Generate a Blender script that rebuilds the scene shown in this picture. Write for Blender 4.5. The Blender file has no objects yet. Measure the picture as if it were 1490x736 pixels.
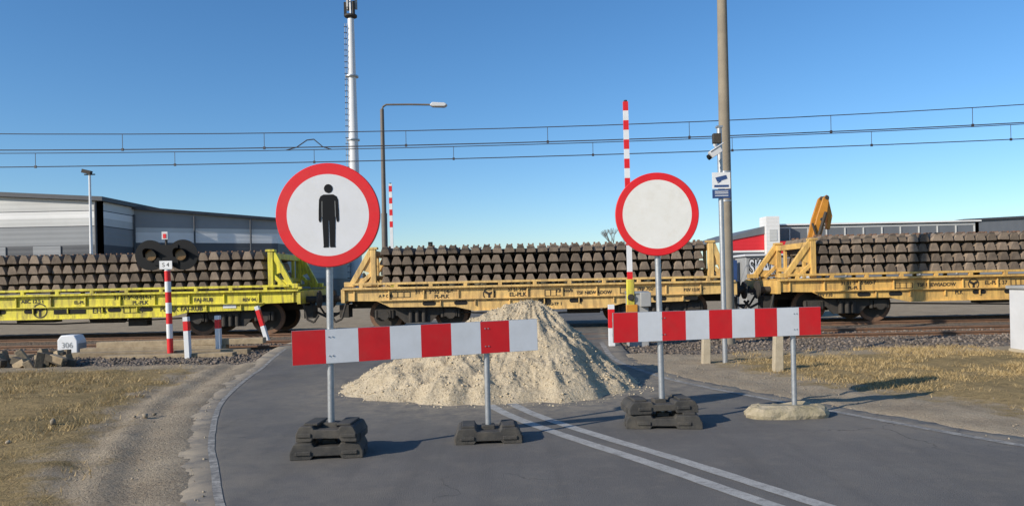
import bpy, math, random
import numpy as np
from mathutils import Vector, Matrix, noise
random.seed(4); rng=np.random.default_rng(7)
scene=bpy.context.scene
COL=scene.collection

# ---------------------------------------------------------------- materials
def nodes(name):
    m=bpy.data.materials.new(name); m.use_nodes=True
    nt=m.node_tree; b=nt.nodes["Principled BSDF"]
    return m,nt,b
def rgba(c): return (c[0],c[1],c[2],1)
def N(nt,t,**k):
    n=nt.nodes.new(t)
    for a,v in k.items(): setattr(n,a,v)
    return n
def noisefac(nt,vec,scale,detail=5,lo=.35,hi=.65,rough=.6):
    n=N(nt,'ShaderNodeTexNoise'); n.inputs['Scale'].default_value=scale
    n.inputs['Detail'].default_value=detail; n.inputs['Roughness'].default_value=rough
    nt.links.new(vec,n.inputs['Vector'])
    r=N(nt,'ShaderNodeMapRange'); r.inputs[1].default_value=lo; r.inputs[2].default_value=hi
    nt.links.new(n.outputs['Fac'],r.inputs[0]); return r.outputs[0]
def mix(nt,f,a,b,blend='MIX'):
    n=N(nt,'ShaderNodeMix',data_type='RGBA',blend_type=blend)
    for s,v in ((n.inputs[0],f),(n.inputs[6],a),(n.inputs[7],b)):
        if isinstance(v,(int,float)): s.default_value=v
        elif isinstance(v,tuple): s.default_value=rgba(v)
        else: nt.links.new(v,s)
    return n.outputs[2]
def math_(nt,op,a,b=0.0,clamp=False):
    n=N(nt,'ShaderNodeMath',operation=op); n.use_clamp=clamp
    for s,v in ((n.inputs[0],a),(n.inputs[1],b)):
        if isinstance(v,(int,float)): s.default_value=v
        else: nt.links.new(v,s)
    return n.outputs[0]
def pos(nt):
    return N(nt,'ShaderNodeNewGeometry').outputs['Position']
def bumpn(nt,b,h,strength,dist=.01):
    n=N(nt,'ShaderNodeBump'); n.inputs['Strength'].default_value=strength; n.inputs['Distance'].default_value=dist
    nt.links.new(h,n.inputs['Height']); nt.links.new(n.outputs[0],b.inputs['Normal'])
def mat(name,c1,c2=None,scale=3,rough=.6,metal=0,bump=0,bscale=60,dirt=None,dscale=1.2,damt=.5,island=0,spec=.5,streak=0):
    m,nt,b=nodes(name); p=pos(nt)
    c2=c2 or tuple(x*.8 for x in c1)
    col=mix(nt,noisefac(nt,p,scale,6,.3,.7),c1,c2)
    if dirt:
        f=math_(nt,'MULTIPLY',noisefac(nt,p,dscale,8,.45,.75,.7),damt)
        col=mix(nt,f,col,dirt)
    if streak:
        mp=N(nt,'ShaderNodeMapping'); mp.inputs['Scale'].default_value=(5,1,.7); nt.links.new(p,mp.inputs[0])
        f=math_(nt,'MULTIPLY',noisefac(nt,mp.outputs[0],2.2,7,.45,.68,.7),streak)
        col=mix(nt,f,col,(.14,.09,.05))
    if island:
        g=N(nt,'ShaderNodeNewGeometry'); r=N(nt,'ShaderNodeMapRange')
        r.inputs[3].default_value=1-island; r.inputs[4].default_value=1+island
        nt.links.new(g.outputs['Random Per Island'],r.inputs[0])
        n=N(nt,'ShaderNodeHueSaturation'); nt.links.new(r.outputs[0],n.inputs['Value']); nt.links.new(col,n.inputs['Color']); col=n.outputs[0]
    nt.links.new(col,b.inputs['Base Color'])
    b.inputs['Roughness'].default_value=rough; b.inputs['Metallic'].default_value=metal
    b.inputs['Specular IOR Level'].default_value=spec
    if bump:
        n=N(nt,'ShaderNodeTexNoise'); n.inputs['Scale'].default_value=bscale; n.inputs['Detail'].default_value=5
        nt.links.new(p,n.inputs['Vector']); bumpn(nt,b,n.outputs['Fac'],bump)
    return m

M_red=mat('sign_red',(.74,.012,.016),(.64,.010,.014),6,.42,dirt=(.45,.08,.06),dscale=5,damt=.25)
M_white=mat('sign_white',(.76,.76,.76),(.70,.70,.70),5,.45,dirt=(.55,.53,.48),dscale=7,damt=.3)
M_face=mat('sign_face_white',(.68,.68,.69),(.63,.63,.64),4,.5,dirt=(.55,.53,.48),dscale=9,damt=.3)
M_face2=mat('sign_face_cream',(.76,.74,.69),(.71,.69,.63),4,.5,dirt=(.60,.55,.46),dscale=12,damt=.4)
M_black=mat('sign_black',(.008,.008,.009),None,5,.5,spec=.2)
M_galv=mat('galvanised_steel',(.45,.46,.47),(.35,.36,.37),25,.42,.6,bump=.1,bscale=90)
M_rubber=mat('recycled_rubber',(.035,.033,.031),(.06,.056,.05),14,.85,bump=.7,bscale=120,dirt=(.18,.15,.11),dscale=4,damt=.5)
M_stone=mat('stone_slab',(.44,.37,.26),(.28,.235,.15),7,.95,bump=1.0,bscale=35,dirt=(.13,.12,.06),dscale=5,damt=.8)
M_dark=mat('dark_steel',(.03,.027,.024),(.055,.045,.035),6,.8,bump=.3)
M_slot=mat('slot_black',(.01,.01,.01),None,5,.9)
M_rust=mat('rail_rust',(.23,.12,.065),(.14,.08,.05),8,.75,bump=.4)
M_ylw=mat('wagon_lemon_paint',(.80,.70,.04),(.72,.62,.045),2,.55,dirt=(.32,.25,.11),dscale=2.2,damt=.6,streak=.75)
M_org=mat('wagon_ochre_paint',(.80,.53,.18),(.72,.46,.16),2,.6,dirt=(.36,.24,.13),dscale=2.4,damt=.6,streak=.6)
M_org2=mat('wagon_orange_paint',(.78,.48,.13),(.69,.41,.11),2,.6,dirt=(.32,.20,.09),dscale=2.4,damt=.6,streak=.6)
M_slp=mat('concrete_sleeper',(.26,.20,.145),(.16,.12,.09),5,.95,bump=.6,bscale=30,island=.4,dirt=(.07,.055,.04),dscale=4,damt=.7)
M_wood=mat('weathered_timber',(.36,.28,.18),(.22,.165,.10),6,.9,bump=.8,bscale=25,island=.3)
M_wdark=mat('tarred_timber',(.07,.055,.04),(.12,.10,.07),6,.9,bump=.8,bscale=25,island=.3)
M_conc=mat('pole_concrete',(.29,.245,.18),(.22,.185,.14),3,.9,bump=.4,bscale=30)
M_postc=mat('post_concrete',(.46,.39,.28),(.36,.3,.21),8,.9,bump=.5)
M_mastw=mat('mast_white',(.70,.70,.70),(.64,.64,.64),1,.5)
M_lampp=mat('lamp_pole_brown',(.12,.10,.085),(.16,.13,.10),3,.6)
M_plas=mat('light_grey_plastic',(.62,.62,.62),(.54,.54,.54),3,.5)
M_blue=mat('sign_blue',(.03,.07,.2),None,3,.5)
M_bgrey=mat('relay_grey',(.35,.35,.34),None,3,.7)
M_wire=mat('wire',(.05,.045,.05),None,3,.6)
M_glass=mat('lamp_glass_amber',(.20,.11,.03),(.10,.05,.015),30,.3)
M_ltext=mat('lettering_dark',(.03,.025,.02),None,3,.7)
M_craney=mat('crane_orange',(.62,.27,.03),(.5,.2,.02),2,.5,dirt=(.15,.08,.03),damt=.6)
def cladding(name,c,scale=9,axis='h'):
    m,nt,b=nodes(name); p=pos(nt)
    col=mix(nt,noisefac(nt,p,.4,4),c,tuple(x*.88 for x in c))
    nt.links.new(col,b.inputs['Base Color']); b.inputs['Roughness'].default_value=.6
    w=N(nt,'ShaderNodeTexWave',bands_direction='Z' if axis=='h' else 'X'); w.inputs['Scale'].default_value=scale*.12
    nt.links.new(p,w.inputs['Vector']); bumpn(nt,b,w.outputs['Fac'],.2,.03)
    return m
C_light=cladding('cladding_light',(.55,.55,.53)); C_mid=cladding('cladding_mid',(.25,.26,.27)); C_dark=cladding('cladding_dark',(.075,.08,.09))
C_white=cladding('cladding_white',(.76,.75,.73)); C_red=cladding('cladding_red',(.65,.02,.03)); C_dk2=cladding('cladding_charcoal',(.14,.15,.165),3,'v')
C_roof=mat('roof_edge_dark',(.06,.065,.075),None,2,.6)

# ---------------------------------------------------------------- mesh builder
class MB:
    def __init__(s): s.v=[];s.f=[];s.mi=[];s.mats=[]
    def idx(s,m):
        if m not in s.mats: s.mats.append(m)
        return s.mats.index(m)
    def add(s,vs,fs,m):
        o=len(s.v); s.v+= [tuple(v) for v in vs]; i=s.idx(m)
        for f in fs: s.f.append([o+k for k in f]); s.mi.append(i)
    def box(s,c,d,m,R=None,taper=None):
        vs=[]
        for sz in(-1,1):
            for sx,sy in((-1,-1),(1,-1),(1,1),(-1,1)):
                t=taper if (taper and sz>0) else 1
                v=Vector((sx*d[0]/2*t,sy*d[1]/2*t,sz*d[2]/2))
                if R: v=R@v
                vs.append(v+Vector(c))
        s.add(vs,[(3,2,1,0),(4,5,6,7),(0,1,5,4),(1,2,6,5),(2,3,7,6),(3,0,4,7)],m)
    def beam(s,p0,p1,w,h,m,side=Vector((0,1,0))):
        p0=Vector(p0);p1=Vector(p1); d=(p1-p0).normalized(); a=side-d*side.dot(d); a.normalize(); b=d.cross(a)
        vs=[]
        for p in(p0,p1):
            for i,j in((-1,-1),(1,-1),(1,1),(-1,1)): vs.append(p+a*i*w/2+b*j*h/2)
        s.add(vs,[(3,2,1,0),(4,5,6,7),(0,1,5,4),(1,2,6,5),(2,3,7,6),(3,0,4,7)],m)
    def cyl(s,p0,p1,r0,m,r1=None,n=16):
        r1=r0 if r1 is None else r1
        p0=Vector(p0);p1=Vector(p1); d=(p1-p0).normalized(); u=d.orthogonal().normalized(); w=d.cross(u)
        vs=[]
        for p,r in((p0,r0),(p1,r1)):
            for k in range(n):
                a=2*math.pi*k/n; vs.append(p+(u*math.cos(a)+w*math.sin(a))*r)
        fs=[(k,(k+1)%n,n+(k+1)%n,n+k) for k in range(n)]
        fs+= [tuple(range(n-1,-1,-1)),tuple(range(n,2*n))]
        s.add(vs,fs,m)
    def prism(s,pts,vec,m):
        n=len(pts); pts=[Vector(p) for p in pts]; vec=Vector(vec)
        vs=pts+[p+vec for p in pts]
        fs=[tuple(range(n)),tuple(range(2*n-1,n-1,-1))]+[(k,n+k,n+(k+1)%n,(k+1)%n) for k in range(n)]
        s.add(vs,fs,m)
    def tube(s,pts,r,m,n=8):
        for a,b in zip(pts[:-1],pts[1:]): s.cyl(a,b,r,m,n=n)
    def done(s,name,parent=None,bevel=0,smooth=True,M=None):
        me=bpy.data.meshes.new(name); me.from_pydata(s.v,[],s.f)
        for m in s.mats: me.materials.append(m)
        me.polygons.foreach_set('material_index',s.mi)
        if smooth:
            me.polygons.foreach_set('use_smooth',[True]*len(s.f)); me.set_sharp_from_angle(angle=math.radians(32))
        me.update()
        o=bpy.data.objects.new(name,me); COL.objects.link(o)
        if M is not None: o.matrix_world=M
        if parent: o.parent=parent
        if bevel:
            b=o.modifiers.new('bevel','BEVEL'); b.width=bevel; b.segments=2; b.limit_method='ANGLE'
        return o
def top(name):
    e=bpy.data.objects.new(name,None); COL.objects.link(e); e.empty_display_size=.3; return e
def text(name,s,size,loc,m,parent,rotz=0,sx=1,offset=0):
    c=bpy.data.curves.new(name,'FONT'); c.body=s; c.size=size; c.align_x='CENTER'; c.align_y='CENTER'; c.offset=offset
    c.materials.append(m)
    o=bpy.data.objects.new(name,c); COL.objects.link(o); o.location=loc; o.rotation_euler=(math.radians(90),0,rotz); o.scale=(sx,1,1)
    o.parent=parent; return o
def raw(name,V,F,mats,mi=None,smooth=False,attrs=None):
    me=bpy.data.meshes.new(name); V=np.asarray(V,dtype=np.float32); F=np.asarray(F,dtype=np.int32); k=F.shape[1]
    me.vertices.add(len(V)); me.vertices.foreach_set('co',V.ravel())
    me.loops.add(F.size); me.loops.foreach_set('vertex_index',F.ravel())
    me.polygons.add(len(F)); me.polygons.foreach_set('loop_start',np.arange(0,F.size,k,dtype=np.int32))
    for m in mats: me.materials.append(m)
    if mi is not None: me.polygons.foreach_set('material_index',np.asarray(mi,dtype=np.int32))
    if smooth: me.polygons.foreach_set('use_smooth',np.ones(len(F),dtype=bool))
    for a,d in (attrs or {}).items():
        at=me.attributes.new(a,'FLOAT','POINT'); at.data.foreach_set('value',np.asarray(d,dtype=np.float32))
    me.update(calc_edges=True); me.validate()
    o=bpy.data.objects.new(name,me); COL.objects.link(o); return o

# ---------------------------------------------------------------- ground & road
ys=np.arange(-14,72,.1)
def curve(pts,sig=6):
    pts=sorted(pts); v=np.interp(np.arange(-18,76,.1),[p[0] for p in pts],[p[1] for p in pts])
    k=np.exp(-.5*(np.arange(-20,21)/sig)**2); k/=k.sum()
    vv=np.convolve(np.pad(v,20,mode='edge'),k,'valid')
    return lambda y: np.interp(y,np.arange(-18,76,.1),vv)
Lx=curve([(-18,11.6),(-12,8),(-5,3.4),(0,.35),(2.5,-.95),(4.9,-2.16),(7.02,-3.07),(9.03,-3.8),(11.25,-4.3),(14.9,-4.9),(17,-5.1),(20,-5),(24,-4),(30,-2.5),(76,4)])
Rx=curve([(-18,21),(-12,16.5),(-5,11.3),(0,7.9),(3,6.1),(6.3,4.33),(7.8,3.6),(10.45,2.42),(13,2.0),(16,2.1),(20,2.5),(24,3.4),(30,4.7),(76,11)])
Ax=curve([(-18,14),(-5,7.2),(0,4.15),(2,3.0),(4.64,1.61),(5.43,1.22),(6.58,.61),(7.63,.05),(8.61,-.3),(10.5,-.8),(14,-1.35),(16,-1.4),(20,-1.3),(76,7)],4)
def sstep(t): t=np.clip(t,0,1); return t*t*(3-2*t)
def hz(y): return .115*sstep((y-12.5)/3.7)*(1-sstep((y-23)/4))
def fbm(x,y,s,seed=0,o=4):
    return noise.fractal(Vector((x*s+seed,y*s-seed,seed*.37)),1.0,2.0,o)

nc=28
V=[];E=[]
for y in ys:
    l,r=float(Lx(y))-.12,float(Rx(y))+.12; z=float(hz(y))
    V.append((l-.1,y,z-.10)); E.append(0)
    for k in range(nc+1):
        t=k/nc; x=l+(r-l)*t; V.append((x,y,z)); E.append(max(0,min(x-l,r-x)-.12))
    V.append((r+.1,y,z-.10)); E.append(0)
w=nc+3
F=[(i*w+k,i*w+k+1,(i+1)*w+k+1,(i+1)*w+k) for i in range(len(ys)-1) for k in range(w-1)]
m_as,nt,b=nodes('asphalt'); p=pos(nt)
col=mix(nt,noisefac(nt,p,.7,7,.3,.7),(.112,.106,.100),(.150,.142,.132))
col=mix(nt,math_(nt,'MULTIPLY',noisefac(nt,p,150,2,.48,.70),.5),col,(.25,.235,.21))
col=mix(nt,math_(nt,'MULTIPLY',noisefac(nt,p,95,2,.5,.70),.45),col,(.06,.058,.055))
col=mix(nt,math_(nt,'MULTIPLY',noisefac(nt,p,3.2,8,.5,.78,.75),.5),col,(.24,.21,.17))
mp=N(nt,'ShaderNodeMapping'); mp.inputs['Rotation'].default_value=(0,0,math.radians(28)); mp.inputs['Scale'].default_value=(2.6,.22,1); nt.links.new(p,mp.inputs[0])
col=mix(nt,math_(nt,'MULTIPLY',noisefac(nt,mp.outputs[0],1.0,6,.5,.75),.4),col,(.07,.068,.066))
col=mix(nt,math_(nt,'MULTIPLY',noisefac(nt,p,.45,7,.52,.70,.7),.4),col,(.21,.19,.16))
at=N(nt,'ShaderNodeAttribute',attribute_name='edge')
e=math_(nt,'SUBTRACT',1,math_(nt,'DIVIDE',at.outputs['Fac'],.26),True)
e=math_(nt,'MULTIPLY',e,noisefac(nt,p,3.5,8,.36,.58,.7),True)
col=mix(nt,e,col,(.38,.315,.23))
e2=math_(nt,'SUBTRACT',1,math_(nt,'DIVIDE',at.outputs['Fac'],2.2),True)
e2=math_(nt,'MULTIPLY',e2,noisefac(nt,p,1.1,9,.44,.70,.75),True)
col=mix(nt,math_(nt,'MULTIPLY',e2,.6),col,(.28,.24,.18))
dn=N(nt,'ShaderNodeVectorMath',operation='DISTANCE'); nt.links.new(p,dn.inputs[0]); dn.inputs[1].default_value=(-.1,10.4,0)
e3=math_(nt,'SUBTRACT',1,math_(nt,'DIVIDE',math_(nt,'MAXIMUM',math_(nt,'SUBTRACT',dn.outputs['Value'],1.9),0),1.5),True)
e3=math_(nt,'MULTIPLY',e3,noisefac(nt,p,5,9,.38,.66,.8),True)
col=mix(nt,math_(nt,'MULTIPLY',e3,.75),col,(.40,.335,.24))
vo=N(nt,'ShaderNodeTexVoronoi',feature='DISTANCE_TO_EDGE'); vo.inputs['Scale'].default_value=.5
nz=N(nt,'ShaderNodeTexNoise'); nz.inputs['Scale'].default_value=2.5; nz.inputs['Detail'].default_value=6; nt.links.new(p,nz.inputs['Vector'])
vm=N(nt,'ShaderNodeVectorMath',operation='MULTIPLY_ADD'); nt.links.new(nz.outputs['Color'],vm.inputs[0]); vm.inputs[1].default_value=(.7,.7,0); nt.links.new(p,vm.inputs[2])
nt.links.new(vm.outputs[0],vo.inputs['Vector'])
cr=math_(nt,'LESS_THAN',vo.outputs['Distance'],.0028)
cr=math_(nt,'MULTIPLY',cr,noisefac(nt,p,.35,2,.50,.58))
col=mix(nt,math_(nt,'MULTIPLY',cr,.45),col,(.04,.04,.04))
nt.links.new(col,b.inputs['Base Color']); b.inputs['Roughness'].default_value=.9; b.inputs['Specular IOR Level'].default_value=.2
nb=N(nt,'ShaderNodeTexNoise'); nb.inputs['Scale'].default_value=130; nb.inputs['Detail'].default_value=3; nt.links.new(p,nb.inputs['Vector'])
bumpn(nt,b,nb.outputs['Fac'],.6,.008)
raw('road',V,F,[m_as],smooth=False,attrs={'edge':E})

def paint_mat(name,lo,hi,c=(.46,.45,.42)):
    m,nt,b=nodes(name); p=pos(nt)
    wear=noisefac(nt,p,9,9,lo,hi,.8)
    sp=noisefac(nt,p,120,3,.45,.62)
    col=mix(nt,noisefac(nt,p,2,4),c,tuple(q*.8 for q in c))
    f=math_(nt,'MULTIPLY',wear,math_(nt,'ADD',.6,math_(nt,'MULTIPLY',sp,.4)))
    col=mix(nt,f,(.16,.152,.14),col)
    nt.links.new(col,b.inputs['Base Color']); b.inputs['Roughness'].default_value=.85; return m
M_paint=paint_mat('road_paint_worn',.30,.52); M_edge=paint_mat('road_paint_very_worn',.44,.62,(.50,.47,.41))
def line(name,fx,off,wd,y0,y1,m):
    V=[];F=[]
    yy=[y for y in ys if y0<=y<=y1]
    for y in yy:
        sl=(float(fx(y+.1))-float(fx(y-.1)))/.2; n=1/math.sqrt(1+sl*sl)
        x=float(fx(y))+off/n+.012*fbm(off,y,.9,2); h=wd/2/n*(1+.12*fbm(x,y,3,5))
        V+=[(x-h,y,float(hz(y))+.004),(x+h,y,float(hz(y))+.004)]
    for i in range(len(yy)-1):
        F.append((2*i,2*i+1,2*i+3,2*i+2))
    return raw(name,V,F,[m])
tl=top('road_marking')
for o in (line('centre_line_a',Ax,0,.12,-10,16,M_paint),line('centre_line_b',Ax,.265,.12,-10,16,M_paint),
          line('edge_line_left',Lx,.16,.06,-5,15.6,M_edge),line('edge_line_right',Rx,-.24,.10,-5,15.6,M_edge)): o.parent=tl

def axis(lo,hi,st,far):
    a=list(np.arange(lo,hi+1e-6,st)); s=st; x=a[-1]
    while x<far: s*=1.35; x+=s; a.append(x)
    s=st; x=a[0]; pre=[]
    while x>-far*.9: s*=1.35; x-=s; pre.append(x)
    return np.array(pre[::-1]+a)
gx=axis(-15,16,.09,900); gy=axis(3,14.2,.09,1800); gy=gy[gy>-60]
V=[];E=[]
for y in gy:
    l,r=float(Lx(y)),float(Rx(y)); hy=float(hz(y))
    for x in gx:
        if y>75: d=5
        elif x<l: d=l-x
        elif x>r: d=x-r
        else: d=-min(x-l,r-x)
        near=(-16<x<17 and 1<y<16)
        z=-.07
        if d>-.4:
            z=-.062+.072*float(sstep(np.float64((d+.22)/.34)))
            if near:
                z+=.016*fbm(x,y,2.2,6)*float(sstep(np.float64((d+.3)/.2)))+.006*fbm(x,y,9,6)
                if d>0:
                    k=min(1,d/.6)
                    z+=k*(.035*fbm(x,y,.8,1)+.016*fbm(x,y,4,2)+.006*fbm(x,y,14,2))
                    if d<1.4 and x<l:
                        z+= -.03*math.exp(-((d-.45)/.12)**2)+.02*math.exp(-((d-.68)/.08)**2)-.026*math.exp(-((d-.92)/.1)**2)
            z+=hy*(1-float(sstep(np.float64(max(0,d)/1.2))))
        if y>13.8 and y<27: z=min(z,-.07)
        V.append((x,y,z)); E.append(d if not (x>r and y<75) else max(.0,d*.72))
nx=len(gx)
F=[(j*nx+i,j*nx+i+1,(j+1)*nx+i+1,(j+1)*nx+i) for j in range(len(gy)-1) for i in range(nx-1)]
m_g,nt,b=nodes('grass_and_sand_ground'); p=pos(nt)
sand=mix(nt,noisefac(nt,p,1.6,7,.3,.7),(.42,.34,.24),(.29,.23,.16))
sand=mix(nt,math_(nt,'MULTIPLY',noisefac(nt,p,45,4,.5,.75),.6),sand,(.50,.43,.33))
sand=mix(nt,math_(nt,'MULTIPLY',noisefac(nt,p,5,9,.52,.72,.8),.5),sand,(.19,.145,.10))
gr=mix(nt,noisefac(nt,p,.8,7,.35,.65),(.36,.26,.125),(.25,.185,.085))
gr=mix(nt,noisefac(nt,p,9,7,.45,.75,.7),gr,(.13,.095,.05))
gr=mix(nt,math_(nt,'MULTIPLY',noisefac(nt,p,60,3,.5,.7),.6),gr,(.44,.33,.17))
at=N(nt,'ShaderNodeAttribute',attribute_name='edge')
n2=N(nt,'ShaderNodeTexNoise'); n2.inputs['Scale'].default_value=1.3; n2.inputs['Detail'].default_value=9; n2.inputs['Roughness'].default_value=.75; nt.links.new(p,n2.inputs['Vector'])
e=math_(nt,'ADD',at.outputs['Fac'],math_(nt,'MULTIPLY',math_(nt,'SUBTRACT',n2.outputs['Fac'],.5),2.6))
r=N(nt,'ShaderNodeMapRange'); r.inputs[1].default_value=.85; r.inputs[2].default_value=1.25; nt.links.new(e,r.inputs[0])
sp_=N(nt,'ShaderNodeSeparateXYZ'); nt.links.new(p,sp_.inputs[0])
nd=math_(nt,'ADD',sp_.outputs['Y'],math_(nt,'MULTIPLY',n2.outputs['Fac'],3.0))
r2=N(nt,'ShaderNodeMapRange'); r2.inputs[1].default_value=14.3; r2.inputs[2].default_value=14.8; r2.inputs[3].default_value=1; r2.inputs[4].default_value=.15; nt.links.new(nd,r2.inputs[0])
col=mix(nt,math_(nt,'MULTIPLY',r.outputs[0],r2.outputs[0]),sand,gr)
nt.links.new(col,b.inputs['Base Color']); b.inputs['Roughness'].default_value=1; b.inputs['Specular IOR Level'].default_value=.1
nb=N(nt,'ShaderNodeTexNoise'); nb.inputs['Scale'].default_value=28; nb.inputs['Detail'].default_value=8; nb.inputs['Roughness'].default_value=.7; nt.links.new(p,nb.inputs['Vector'])
bumpn(nt,b,nb.outputs['Fac'],.9,.04)
raw('ground',V,F,[m_g],smooth=True,attrs={'edge':E})

def bz(x,y): return -.075+.1*float(sstep(np.float64((y-14.0-.35*fbm(x,0,.3,8))/1.1)))*(1-float(sstep(np.float64((y-24)/1.2))))
bx=np.concatenate([np.arange(-120,-22,3.0),np.arange(-22,26,.16),np.arange(26,121,3.0)]); by=np.arange(13.6,26.01,.14)
V=[(x,y,bz(x,y)+(.022*fbm(x,y,5,3) if -22<x<26 else 0)) for y in by for x in bx]
nx=len(bx); F=[(j*nx+i,j*nx+i+1,(j+1)*nx+i+1,(j+1)*nx+i) for j in range(len(by)-1) for i in range(nx-1)]
m_b,nt,b=nodes('ballast_gravel'); p=pos(nt)
vo=N(nt,'ShaderNodeTexVoronoi'); vo.inputs['Scale'].default_value=22; nt.links.new(p,vo.inputs['Vector'])
sx=N(nt,'ShaderNodeSeparateColor'); nt.links.new(vo.outputs['Color'],sx.inputs[0])
col=mix(nt,sx.outputs[0],(.10,.08,.062),(.25,.205,.16))
col=mix(nt,noisefac(nt,p,.8,5,.4,.65),col,(.17,.125,.088))
nt.links.new(col,b.inputs['Base Color']); b.inputs['Roughness'].default_value=.95
bumpn(nt,b,math_(nt,'SUBTRACT',1,vo.outputs['Distance']),1,.05)
raw('track_ballast',V,F,[m_b],smooth=True)

ico=[(0,0,1),(.894,0,.447),(.276,.851,.447),(-.724,.526,.447),(-.724,-.526,.447),(.276,-.851,.447),(.724,.526,-.447),(-.276,.851,-.447),(-.894,0,-.447),(-.276,-.851,-.447),(.724,-.526,-.447),(0,0,-1)]
icf=[(0,1,2),(0,2,3),(0,3,4),(0,4,5),(0,5,1),(1,6,2),(2,7,3),(3,8,4),(4,9,5),(5,10,1),(6,7,2),(7,8,3),(8,9,4),(9,10,5),(10,6,1),(11,7,6),(11,8,7),(11,9,8),(11,10,9),(11,6,10)]
def stones(name,P,S,m):
    P=np.array(P);S=np.array(S); n=len(P); I=np.array(ico); 
    j=1+rng.uniform(-.35,.35,(n,12,3)); sc=S[:,None,None]*rng.uniform(.6,1.2,(n,1,3))
    a=rng.uniform(0,6.28,n); c,s=np.cos(a),np.sin(a)
    v=I[None]*j*sc; x=v[...,0]*c[:,None]-v[...,1]*s[:,None]; y=v[...,0]*s[:,None]+v[...,1]*c[:,None]
    v=np.stack([x,y,v[...,2]*.8],-1)+P[:,None]
    Fc=(np.array(icf)[None]+(np.arange(n)*12)[:,None,None]).reshape(-1,3)
    return raw(name,v.reshape(-1,3),Fc,[m])
M_bal=mat('ballast_stone',(.20,.16,.125),(.12,.095,.075),8,.95,island=.5)
P=[];S=[]
while len(P)<9000:
    x=random.uniform(-17,16); y=random.uniform(14.1,18.9)
    if float(Lx(y))-.1<x<float(Rx(y))+.1: continue
    P.append((x,y,bz(x,y)+.01)); S.append(random.uniform(.02,.042))
stones('ballast_stones',P,S,M_bal)

# sand pile
def pileh(x,y):
    def lobe(cx,cy,rl,rr,rf,rb,H,pw):
        dx=x-cx; dy=y-cy
        r=math.hypot(dx/(rl if dx<0 else rr),dy/(rf if dy<0 else rb))
        a=math.atan2(dy,dx); r*=1+.05*math.sin(3*a+1)+.04*math.sin(5*a+.4)+.03*math.sin(11*a)+.02*math.sin(23*a)
        if r>=1.0: return -.24*(r-1)
        return H*((1-r)**pw)*(1-.10*math.exp(-(r/.10)**2))
    return max(lobe(.26,10.7,2.40,1.45,2.0,1.9,1.25,.98),lobe(-.55,10.1,1.6,1.2,1.45,1.3,.76,.95),lobe(.45,10.5,1,1.0,1.45,1.1,.74,.95))
def pdet(x,y,h):
    k=min(1,max(0,h*6+.05))
    a=math.atan2(y-10.7,x-.26)
    return k*(.08*fbm(x,y,1.7,4,4)+.045*fbm(x,y,5,6,5)+.03*fbm(a*5,h*.8,1.6,3,3)+.012*abs(fbm(x,y,22,6,3)))
n=330; gxp=np.linspace(-2.5,2.1,n); gyp=np.linspace(8.4,12.9,n); V=[]
for y in gyp:
    for x in gxp:
        h=pileh(x,y); V.append((x,y,h+pdet(x,y,h)-.005))
F=[]
for j in range(n-1):
    for i in range(n-1):
        q=(j*n+i,j*n+i+1,(j+1)*n+i+1,(j+1)*n+i)
        if max(V[a][2] for a in q)>-.02: F.append(q)
m_s,nt,b=nodes('quarry_sand'); p=pos(nt)
col=mix(nt,noisefac(nt,p,2.5,8,.35,.65,.7),(.58,.48,.335),(.45,.365,.245))
vo=N(nt,'ShaderNodeTexVoronoi'); vo.inputs['Scale'].default_value=85; nt.links.new(p,vo.inputs['Vector'])
sx=N(nt,'ShaderNodeSeparateColor'); nt.links.new(vo.outputs['Color'],sx.inputs[0])
col=mix(nt,math_(nt,'MULTIPLY',math_(nt,'GREATER_THAN',sx.outputs[0],.7),.4),col,(.66,.56,.41))
col=mix(nt,math_(nt,'MULTIPLY',math_(nt,'LESS_THAN',sx.outputs[0],.15),.45),col,(.32,.25,.165))
nt.links.new(col,b.inputs['Base Color']); b.inputs['Roughness'].default_value=1; b.inputs['Specular IOR Level'].default_value=.1
nb=N(nt,'ShaderNodeTexNoise'); nb.inputs['Scale'].default_value=30; nb.inputs['Detail'].default_value=8; nb.inputs['Roughness'].default_value=.7; nt.links.new(p,nb.inputs['Vector'])
bumpn(nt,b,nb.outputs['Fac'],1,.032)
sp=top('sand_pile')
o=raw('pile_body',V,F,[m_s],smooth=True); o.parent=sp
P=[];S=[]
while len(P)<6000:
    a=random.uniform(0,6.28); r=random.random()**.6*1.08
    x=.0+math.cos(a)*2.35*r; y=10.6+math.sin(a)*2.1*r
    h=pileh(x,y)
    if h<-.03 or (h<0 and random.random()<.6): continue
    z=max(0,h+pdet(x,y,h))
    P.append((x,y,z+.001)); S.append(random.choice((.004,.005,.005,.006,.006,.008,.008,.011,.017)))
o=stones('pile_gravel',P,S,mat('quarry_gravel',(.59,.49,.345),(.46,.375,.25),8,1,island=.15)); o.parent=sp
P=[];S=[]
for _ in range(900):
    y=random.uniform(4.3,13); 
    if random.random()<.5: x=float(Lx(y))-abs(random.gauss(.0,.8))+.12
    else: x=float(Rx(y))+abs(random.gauss(0,.9))-.2
    P.append((x,y,.004)); S.append(random.choice((.004,.005,.007,.012)))
for x,y,s in ((-3.55,8.3,.05),(-3.5,8.4,.03),(-3.65,8.25,.035),(-4.4,8.0,.05),(-4.2,7.0,.03)): P.append((x-.6,y,.02)); S.append(s)
stones('verge_stones',P,S,mat('verge_stone',(.34,.28,.2),(.22,.18,.13),8,1,island=.4))

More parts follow.
